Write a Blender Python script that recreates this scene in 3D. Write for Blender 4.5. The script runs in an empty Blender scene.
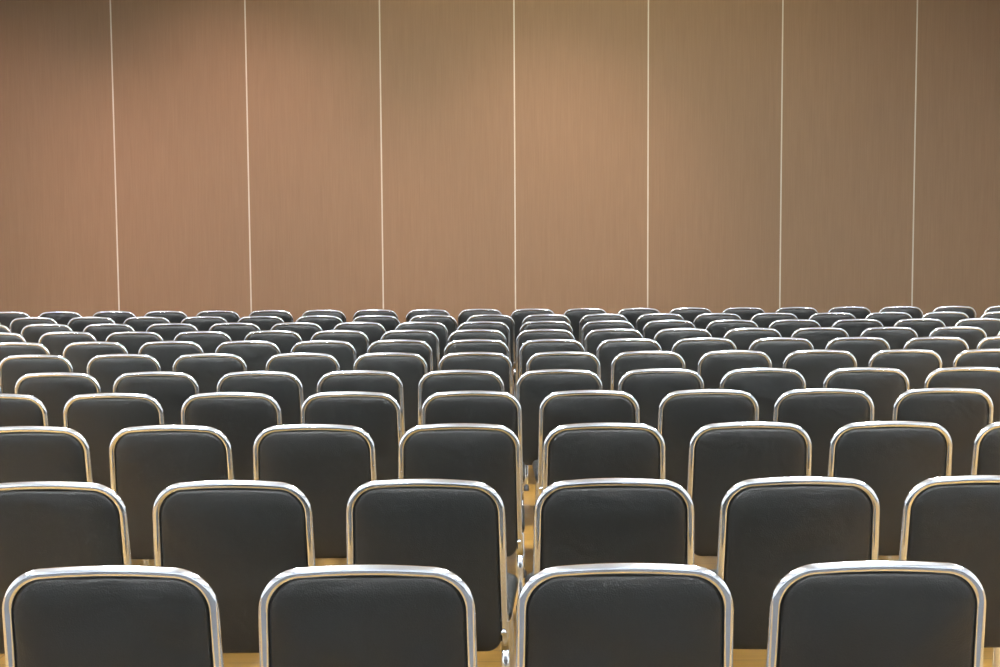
import bpy, bmesh, math, random
from mathutils import Vector, Matrix
random.seed(7)
scene = bpy.context.scene
scene.view_settings.view_transform = 'Standard'
C = scene.collection

# ---------------------------------------------------------------- materials
def new_mat(name):
    m = bpy.data.materials.new(name); m.use_nodes = True
    nt = m.node_tree
    return m, nt, nt.nodes['Principled BSDF']

def N(nt, t, **kw):
    n = nt.nodes.new(t)
    for k, v in kw.items():
        if k in n.inputs: n.inputs[k].default_value = v
        else: setattr(n, k, v)
    return n

def mat_plain(name, col, rough=0.8, metal=0.0, noise=0.06):
    m, nt, b = new_mat(name)
    tc = N(nt, 'ShaderNodeTexCoord')
    no = N(nt, 'ShaderNodeTexNoise', Scale=6.0, Detail=4.0)
    nt.links.new(tc.outputs['Object'], no.inputs['Vector'])
    r = N(nt, 'ShaderNodeValToRGB')
    r.color_ramp.elements[0].position = .3; r.color_ramp.elements[1].position = .7
    r.color_ramp.elements[0].color = tuple(c*(1-noise) for c in col)+(1,)
    r.color_ramp.elements[1].color = tuple(min(1, c*(1+noise)) for c in col)+(1,)
    nt.links.new(no.outputs['Fac'], r.inputs['Fac'])
    nt.links.new(r.outputs['Color'], b.inputs['Base Color'])
    b.inputs['Roughness'].default_value = rough
    b.inputs['Metallic'].default_value = metal
    return m

def mat_vinyl():
    m, nt, b = new_mat('black_vinyl')
    tc = N(nt, 'ShaderNodeTexCoord')
    oi = N(nt, 'ShaderNodeObjectInfo')
    add = N(nt, 'ShaderNodeVectorMath', operation='ADD')
    mul = N(nt, 'ShaderNodeMath', operation='MULTIPLY'); mul.inputs[1].default_value = 17.0
    nt.links.new(oi.outputs['Random'], mul.inputs[0])
    nt.links.new(tc.outputs['Object'], add.inputs[0]); nt.links.new(mul.outputs[0], add.inputs[1])
    big = N(nt, 'ShaderNodeTexNoise', Scale=6.0, Detail=2.5, Distortion=.5)
    fine = N(nt, 'ShaderNodeTexVoronoi', Scale=300.0)
    nt.links.new(add.outputs[0], big.inputs['Vector']); nt.links.new(add.outputs[0], fine.inputs['Vector'])
    b1 = N(nt, 'ShaderNodeBump', Strength=.65, Distance=.017)
    b2 = N(nt, 'ShaderNodeBump', Strength=.45, Distance=.001)
    nt.links.new(big.outputs['Fac'], b1.inputs['Height'])
    nt.links.new(fine.outputs['Distance'], b2.inputs['Height'])
    nt.links.new(b1.outputs['Normal'], b2.inputs['Normal'])
    nt.links.new(b2.outputs['Normal'], b.inputs['Normal'])
    r = N(nt, 'ShaderNodeValToRGB')
    r.color_ramp.elements[0].color = (.0098, .0118, .0120, 1)
    r.color_ramp.elements[1].color = (.0132, .0154, .0156, 1)
    nt.links.new(big.outputs['Fac'], r.inputs['Fac'])
    nt.links.new(r.outputs['Color'], b.inputs['Base Color'])
    b.inputs['Roughness'].default_value = .35
    return m

def mat_chrome():
    m, nt, b = new_mat('chrome')
    tc = N(nt, 'ShaderNodeTexCoord')
    no = N(nt, 'ShaderNodeTexNoise', Scale=25.0, Detail=3.0)
    nt.links.new(tc.outputs['Object'], no.inputs['Vector'])
    mr = N(nt, 'ShaderNodeMapRange'); mr.inputs['To Min'].default_value = .05; mr.inputs['To Max'].default_value = .14
    nt.links.new(no.outputs['Fac'], mr.inputs['Value'])
    nt.links.new(mr.outputs[0], b.inputs['Roughness'])
    b.inputs['Base Color'].default_value = (.82, .90, 1.0, 1)
    b.inputs['Metallic'].default_value = 1.0
    return m

WY = 14.74
PANEL = 1.56; SEAM0 = 0.185
def mat_wall():
    m, nt, b = new_mat('brown_wood_laminate')
    tc = N(nt, 'ShaderNodeTexCoord')
    mp = N(nt, 'ShaderNodeMapping'); mp.inputs['Scale'].default_value = (130, 1, 2.2)
    nt.links.new(tc.outputs['Object'], mp.inputs['Vector'])
    g = N(nt, 'ShaderNodeTexNoise', Scale=1.0, Detail=5.0, Roughness=.6)
    nt.links.new(mp.outputs[0], g.inputs['Vector'])
    r = N(nt, 'ShaderNodeValToRGB')
    r.color_ramp.elements[0].position = .25; r.color_ramp.elements[1].position = .78
    r.color_ramp.elements[0].color = (.163, .101, .053, 1)
    r.color_ramp.elements[1].color = (.208, .134, .074, 1)
    nt.links.new(g.outputs['Fac'], r.inputs['Fac'])
    # per panel tint
    sx = N(nt, 'ShaderNodeSeparateXYZ'); nt.links.new(tc.outputs['Object'], sx.inputs[0])
    s = N(nt, 'ShaderNodeMath', operation='SUBTRACT'); s.inputs[1].default_value = SEAM0
    d = N(nt, 'ShaderNodeMath', operation='DIVIDE'); d.inputs[1].default_value = PANEL
    f = N(nt, 'ShaderNodeMath', operation='FLOOR')
    nt.links.new(sx.outputs[0], s.inputs[0]); nt.links.new(s.outputs[0], d.inputs[0]); nt.links.new(d.outputs[0], f.inputs[0])
    wn = N(nt, 'ShaderNodeTexWhiteNoise', noise_dimensions='1D'); nt.links.new(f.outputs[0], wn.inputs['W'])
    mr = N(nt, 'ShaderNodeMapRange'); mr.inputs['To Min'].default_value = .97; mr.inputs['To Max'].default_value = 1.03
    nt.links.new(wn.outputs['Value'], mr.inputs['Value'])
    vm = N(nt, 'ShaderNodeVectorMath', operation='SCALE')
    nt.links.new(r.outputs['Color'], vm.inputs[0]); nt.links.new(mr.outputs[0], vm.inputs['Scale'])
    nt.links.new(vm.outputs[0], b.inputs['Base Color'])
    b.inputs['Roughness'].default_value = .6
    return m

def mat_floor():
    m, nt, b = new_mat('golden_wood_floor')
    tc = N(nt, 'ShaderNodeTexCoord')
    br = N(nt, 'ShaderNodeTexBrick')
    br.inputs['Scale'].default_value = 1.0
    br.inputs['Brick Width'].default_value = 1.2; br.inputs['Row Height'].default_value = .12
    br.inputs['Mortar Size'].default_value = .002
    br.inputs['Color1'].default_value = (.26, .145, .026, 1); br.inputs['Color2'].default_value = (.20, .108, .019, 1)
    br.inputs['Mortar'].default_value = (.08, .04, .015, 1)
    nt.links.new(tc.outputs['Object'], br.inputs['Vector'])
    mp = N(nt, 'ShaderNodeMapping'); mp.inputs['Scale'].default_value = (3, 60, 1)
    nt.links.new(tc.outputs['Object'], mp.inputs['Vector'])
    g = N(nt, 'ShaderNodeTexNoise', Scale=1.0, Detail=5.0); nt.links.new(mp.outputs[0], g.inputs['Vector'])
    mr = N(nt, 'ShaderNodeMapRange'); mr.inputs['To Min'].default_value = .7; mr.inputs['To Max'].default_value = 1.25
    nt.links.new(g.outputs['Fac'], mr.inputs['Value'])
    vm = N(nt, 'ShaderNodeVectorMath', operation='SCALE')
    nt.links.new(br.outputs['Color'], vm.inputs[0]); nt.links.new(mr.outputs[0], vm.inputs['Scale'])
    nt.links.new(vm.outputs[0], b.inputs['Base Color'])
    b.inputs['Roughness'].default_value = .4
    return m

M_vinyl = mat_vinyl(); M_chrome = mat_chrome(); M_wall = mat_wall(); M_floor = mat_floor()
M_rubber = mat_plain('black_rubber', (.02, .02, .02), .7)
M_strip = mat_plain('cream_joint_strip', (.47, .455, .385), .5)
M_paint = mat_plain('white_ceiling_paint', (.84, .85, .86), .9, noise=.02)
M_beige = mat_plain('white_wall_paint', (.74, .76, .78), .9, noise=.03)
M_reflect_band = mat_plain('dark_reflection_band', (.05, .045, .04), .5)  # for the dark band added to the unseen back wall
M_added_carpet = mat_plain('charcoal_added_carpet', (.06, .062, .066), .95, noise=.2)  # for the unseen floor cover added to dull golden bounce
M_base = mat_plain('dark_baseboard', (.09, .055, .035), .5)
M_white = mat_plain('lamp_housing_white', (.8, .8, .8), .4)

# ---------------------------------------------------------------- mesh helpers
def mesh_from(name, verts, faces, mats, smooth=True, fm=None):
    me = bpy.data.meshes.new(name)
    me.from_pydata([tuple(v) for v in verts], [], faces)
    for m in mats: me.materials.append(m)
    for i, p in enumerate(me.polygons):
        p.use_smooth = smooth
        if fm: p.material_index = fm[i]
    bm = bmesh.new(); bm.from_mesh(me)
    bmesh.ops.recalc_face_normals(bm, faces=bm.faces)
    bm.to_mesh(me); bm.free(); me.update()
    return me

def tube(verts, faces, path, r, seg=12, cap=True):
    path = [Vector(p) for p in path]
    b0 = len(verts); n = len(path); up = None
    for i, p in enumerate(path):
        t = (path[min(i+1, n-1)] - path[max(i-1, 0)]).normalized()
        if up is None:
            up = t.orthogonal().normalized()
        u = (up - t*up.dot(t)).normalized(); up = u
        v = t.cross(u)
        for k in range(seg):
            a = 2*math.pi*k/seg
            verts.append(p + (u*math.cos(a) + v*math.sin(a))*r)
    for i in range(n-1):
        for k in range(seg):
            a = b0+i*seg+k; b = b0+i*seg+(k+1) % seg
            faces.append((a, b, b+seg, a+seg))
    if cap:
        faces.append(tuple(b0+k for k in range(seg)))
        faces.append(tuple(b0+(n-1)*seg+k for k in range(seg)))

def rrect(hw_top, hw_bot, z0, z1, rt, rb, crown=0.0, seg=9):
    """closed outline (x,z) with rounded corners"""
    pts = []
    def arc(cx, cz, r, a0, a1):
        for i in range(seg+1):
            a = math.radians(a0+(a1-a0)*i/seg)
            pts.append((cx+r*math.cos(a), cz+r*math.sin(a)))
    def line(p, q, n):
        for i in range(1, n):
            pts.append((p[0]+(q[0]-p[0])*i/n, p[1]+(q[1]-p[1])*i/n))
    arc(hw_top-rt, z1-rt, rt, 0, 90)
    line((hw_top-rt, z1), (-hw_top+rt, z1), 8)
    arc(-hw_top+rt, z1-rt, rt, 90, 180)
    line((-hw_top, z1-rt), (-hw_bot, z0+rb), 8)
    arc(-hw_bot+rb, z0+rb, rb, 180, 270)
    line((-hw_bot+rb, z0), (hw_bot-rb, z0), 8)
    arc(hw_bot-rb, z0+rb, rb, 270, 360)
    line((hw_bot, z0+rb), (hw_top, z1-rt), 8)
    if crown:
        zc = (z0+z1)/2
        pts = [(x, z+(crown*(1-(x/hw_top)**2) if z > zc else 0)*min(1, max(0, (z-zc)/(z1-rt-zc)))) for x, z in pts]
    return pts

def pad(outline, profA, profB):
    """profA/profB: lists of (inset, scale, depth) from the rim to the centre on each side"""
    cx = sum(p[0] for p in outline)/len(outline); cz = sum(p[1] for p in outline)/len(outline)
    n = len(outline); verts = []; faces = []
    def ring(e, s, d):
        b = len(verts)
        for x, z in outline:
            dx, dz = x-cx, z-cz; L = math.hypot(dx, dz)
            k = (1-e/L)*s
            verts.append((cx+dx*k, d, cz+dz*k))
        return b
    rim = ring(0, 1, 0)
    for prof in (profA, profB):
        prev = rim
        for e, s, d in prof[:-1]:
            cur = ring(e, s, d)
            for k in range(n):
                faces.append((prev+k, prev+(k+1) % n, cur+(k+1) % n, cur+k))
            prev = cur
        verts.append((cx, prof[-1][2], cz)); c = len(verts)-1
        for k in range(n): faces.append((prev+k, prev+(k+1) % n, c))
    return verts, faces

# ---------------------------------------------------------------- chair
TR = .0118
TOP = .821
def yb(x, z):            # back plane: leans back (towards -y) at the top, wraps slightly
    return .060*(TOP-z)/.49 + .010*(x/.21)**2

def hoop_path():
    a_t, a_b, zb, r = .2095, .217, .335, .084
    P = []
    n = 8
    for i in range(n+1):
        t = i/n; P.append((-a_b+(a_b-a_t)*t, zb+(TOP-.006-r-zb)*t))
    cx, cz = -a_t+r, TOP-.006-r
    for i in range(1, 13):
        a = math.radians(180-90*i/12); P.append((cx+r*math.cos(a), cz+r*math.sin(a)))
    for i in range(1, 12):
        x = cx+(-2*cx)*i/12; P.append((x, TOP-.006+.006*(1-(x/cx)**2)))
    return P + [(-x, z) for x, z in reversed(P[:n+13])]

hp = [(x, yb(x, z), z) for x, z in hoop_path()]
V, F = [], []; tube(V, F, hp, TR, 16)
me_hoop = mesh_from('back_frame', V, F, [M_chrome])

# backrest cushion
ol = rrect(.1984, .2052, .328, .8033, .073, .040, crown=.006)
A = [(.001, 1, -.003), (.003, 1, -.0060), (.007, 1, -.0085), (.013, 1, -.0105), (.024, 1, -.0128), (.0, .85, -.0155), (0, .6, -.0178), (0, .3, -.0195), (0, 0, -.0200)]
B = [(.002, 1, .010), (.010, 1, .020), (.025, 1, .026), (0, .8, .030), (0, .5, .032), (0, .25, .033), (0, 0, .033)]
V, F = pad(ol, A, B)
V = [(x, y+yb(x, z), z) for x, y, z in V]
me_back = mesh_from('backrest', V, F, [M_vinyl])

# seat cushion (outline in x,y; depth is height)
ol = rrect(.243, .236, .085, .500, .060, .035)
A = [(.003, 1, -.014), (.012, 1, -.026), (.03, 1, -.028), (0, .6, -.028), (0, 0, -.028)]
B = [(.003, 1, .010), (.010, 1, .018), (.028, 1, .024), (0, .8, .028), (0, .55, .031), (0, .28, .032), (0, 0, .032)]
V, F = pad(ol, A, B)
V = [(x, z, y+.424) for x, y, z in V]
me_seat = mesh_from('seat', V, F, [M_vinyl])

# seat frame: U shaped rail under the seat plus cross bars
V, F = [], []
ZR = .388
rail = [(-.213, .045, ZR)]
for i in range(1, 6): rail.append((-.213, .045+.345*i/5, ZR))
for i in range(1, 8):
    a = math.radians(180-90*i/7); rail.append((-.163+.05*math.cos(a), .39+.05*math.sin(a), ZR))
rail += [(-x, y, z) for x, y, z in reversed(rail)]
tube(V, F, rail, .008, 10)
tube(V, F, [(-.213, .14, ZR), (.213, .14, ZR)], .007, 8)
me_rail = mesh_from('seat_frame', V, F, [M_chrome])

def leg_mesh(path, name):
    V, F = [], []; tube(V, F, path, TR*.98, 12)
    nf = len(F); p = Vector(path[-1])
    tube(V, F, [p+Vector((0, 0, .028)), p+Vector((0, 0, .002)), p], TR*1.35, 12)
    return mesh_from(name, V, F, [M_chrome, M_rubber], fm=[0]*nf+[1]*(len(F)-nf))
legs = []
for s in (-1, 1):
    y0 = yb(.215, .335)
    legs.append(leg_mesh([(s*.217, y0, .337), (s*.2175, y0+.006, .28), (s*.218, y0-.006, .20), (s*.220, y0-.03, .10), (s*.222, y0-.06, 0)], 'leg'))
    legs.append(leg_mesh([(s*.205, .425, ZR+.002), (s*.214, .432, .36), (s*.218, .438, .25), (s*.221, .452, .1), (s*.222, .46, 0)], 'leg'))

def obj(name, me, parent=None, **props):
    o = bpy.data.objects.new(name, me); C.objects.link(o)
    if parent: o.parent = parent
    for k, v in props.items(): o[k] = v
    return o

proto = []
def make_chair(x, y, rot):
    root = bpy.data.objects.new('stacking_chair', None)
    root.empty_display_size = .1
    C.objects.link(root)
    root.location = (x, y, 0); root.rotation_euler = (0, 0, rot)
    root['category'] = 'chair'
    root['label'] = 'chrome-framed stacking chair with black vinyl seat and rounded back'
    root['group'] = 'rows of stacking chairs facing the panelled wall'
    if not proto:
        proto.append(obj('backrest', me_back, root, label='black vinyl padded backrest with rounded corners'))
        proto.append(obj('back_frame', me_hoop, root, label='polished chrome tube hoop around the backrest'))
        proto.append(obj('seat', me_seat, root, label='black vinyl padded seat cushion'))
        proto.append(obj('seat_frame', me_rail, root))
        for l in legs: proto.append(obj('leg', l, root, label='chrome tube leg with black rubber foot'))
    else:
        for p in proto:
            q = p.copy(); C.objects.link(q); q.parent = root
    return root

rows = [
 (2.475, [-.797, -.274, .251, .768]),
 (3.385, [-1.253, -.742, -.210, .312, .825, 1.333]),
 (4.430, [-1.698, -1.188, -.672, -.148, .372, .897, 1.402, 1.92]),
 (5.415, [-2.205, -1.695, -1.18, -.655, -.127, .389, .912, 1.418, 1.94]),
 (6.31,  [-2.76, -2.255, -1.756, -1.225, -.715, -.2, .30, .82, 1.337, 1.863, 2.38]),
 (7.345, [-2.75, -2.23, -1.72, -1.17, -.65, -.148, .373, .876, 1.39, 1.894, 2.4, 2.9]),
]
for D in (8.30, 9.25, 10.2, 11.15, 12.1):
    lim = D*.4+.35; off = random.uniform(-.05, .05)-.14
    k0 = int(-lim/.505)-1
    xs = [off+.510*k for k in range(k0, -k0+2) if abs(off+.510*k) < lim]
    rows.append((D, [x+random.uniform(-.006, .006) for x in xs]))
for i, (D, xs) in enumerate(rows):
    for k, x in enumerate(xs):
        j = .005 if i < 6 else .02
        r = .008 if i < 4 else .014
        rot = random.uniform(-r, r)
        if (i, k) == (1, 2): rot = -.045
        make_chair(x, D+random.uniform(-j, j)+.004, rot)

# ---------------------------------------------------------------- room
def box(name, x0, x1, y0, y1, z0, z1, mat, **props):
    v = [(x, y, z) for x in (x0, x1) for y in (y0, y1) for z in (z0, z1)]
    f = [(0, 1, 3, 2), (4, 6, 7, 5), (0, 4, 5, 1), (2, 3, 7, 6), (0, 2, 6, 4), (1, 5, 7, 3)]
    return obj(name, mesh_from(name, v, f, [mat], smooth=False), **props)
H = 5.2; XL, XR, YB = -8.5, 8.5, -5.0
S = dict(kind='structure')
box('floor', XL-.2, XR+.2, YB-.2, WY+.2, -.2, 0, M_floor, **S)
box('ceiling', XL-.2, XR+.2, YB-.2, WY+.2, H, H+.2, M_paint, **S)
box('wall_front', XL-.2, XR+.2, WY, WY+.2, 0, H, M_wall, **S)
box('wall_back', XL-.2, XR+.2, YB-.2, YB, 0, H, M_beige, **S)
box('wall_left', XL-.2, XL, YB, WY, 0, H, M_beige, **S)
box('wall_right', XR, XR+.2, YB, WY, 0, H, M_beige, **S)
box('baseboard_front', XL, XR, WY-.015, WY, 0, .12, M_base, **S)
box('added_dark_band_back', XL, XR, YB, YB+.02, 0, 1.0, M_reflect_band, **S)  # unseen dark band, added for contrast in the chrome reflections
box('added_carpet', XL+.1, XR-.1, YB+.1, 1.7, 0, .012, M_added_carpet, category='added_carpet', label='unseen charcoal floor cover added to cut golden floor bounce')  # added out of view so the chrome picks up less golden floor
n = 0
for k in range(-5, 6):
    x = SEAM0+PANEL*k
    n += 1
    box('trim_%d' % n, x-.008, x+.008, WY-.003, WY+.001, .12, H, M_strip, **S)

# ---------------------------------------------------------------- lights
def lamp_disc():
    V, F = [], []
    seg = 32
    prof = [(.30, -.03), (.32, -.03), (.325, .06), (.34, .06), (.34, -.06), (.32, -.06), (.31, -.02)]
    for r, z in prof:
        for k in range(seg):
            a = 2*math.pi*k/seg; V.append((r*math.cos(a), r*math.sin(a), z))
    for i in range(len(prof)-1):
        for k in range(seg):
            a = i*seg+k; b = i*seg+(k+1) % seg; F.append((a, b, b+seg, a+seg))
    F.append(tuple(range(seg)))
    tube(V, F, [(0, 0, -.03), (0, 0, .55)], .008, 8)
    tube(V, F, [(0, 0, .52), (0, 0, .55)], .05, 16)
    return mesh_from('added_pendant_lamp', V, F, [M_white])
me_lamp = lamp_disc()
def area(parent, e, size, z, up):
    L = bpy.data.lights.new('added_lamp_light', 'AREA'); L.shape = 'DISK'; L.size = size
    L.energy = e; L.color = (.97, .97, .97)
    lo = bpy.data.objects.new('added_lamp_light', L); C.objects.link(lo); lo.parent = parent; lo.location = (0, 0, z)
    if up: lo.rotation_euler = (math.pi, 0, 0)
DOWN = {-2.5: 60, 1.5: 115, 5.5: 310}
UP = {-2.5: 240, 1.5: 180, 5.5: 180, 9.5: 60}
for ly in (-2.5, 1.5, 5.5, 9.5):  # unseen pendants, added to light the room from above
    for lx in (-6, -2, 2, 6):
        o = obj('added_pendant_lamp', me_lamp, category='ceiling lamp', label='unseen round white drum pendant added to brighten the ceiling and chrome', group='added ceiling lamps')
        o.location = (lx, ly, H-.55)
        near = ly > 9
        e = DOWN[ly] if not near else (8 if lx < -5 else 16 if lx < 3 else 10)
        if ly == 5.5 and lx > 5: e = 230
        area(o, e, .6, -.045, False)
        area(o, UP[ly], .58, .0, True)  # uplight added to brighten the ceiling and whiten the chrome tops

def spot(x, y, tx, tz, e, col, ang):
    L = bpy.data.lights.new('wall_washer_light', 'SPOT'); L.energy = e; L.color = col
    L.spot_size = math.radians(ang); L.spot_blend = 1.0; L.shadow_soft_size = .12
    o = bpy.data.objects.new('wall_washer_light', L); C.objects.link(o)
    o.location = (x, y, H-.15)
    o.rotation_euler = (Vector((tx, WY, tz))-o.location).to_track_quat('-Z', 'Y').to_euler()
spot(-3.1, 10.1, -3.1, 1.6, 860, (1, .58, .46), 60)
spot(-5.8, 10.1, -5.8, 1.3, 640, (1, .58, .46), 60)
spot(.7, 10.1, .6, 1.4, 720, (1, .62, .48), 54)
spot(1.5, 10.1, 1.2, 4.0, 400, (1, .86, .50), 95)
spot(-1.6, 10.1, -1.4, 4.0, 290, (1, .82, .52), 95)  # wide fill added to lift the darker upper wall left of centre
spot(4.2, 10.1, 4.0, 3.0, 110, (1, .84, .50), 84)

w = bpy.data.worlds.new('World'); scene.world = w; w.use_nodes = True
w.node_tree.nodes['Background'].inputs[0].default_value = (.02, .02, .02, 1)

# ---------------------------------------------------------------- camera
cam = bpy.data.cameras.new('Camera'); co = bpy.data.objects.new('Camera', cam); C.objects.link(co)
cam.sensor_width = 36; cam.lens = 45.0; cam.clip_end = 100
pitch = math.radians(4.21); roll = math.radians(.35)
M = Matrix.Rotation(math.radians(90)-pitch, 4, 'X') @ Matrix.Rotation(-roll, 4, 'Z')
co.matrix_world = Matrix.Translation((0, 0, 1.48)) @ M
scene.camera = co
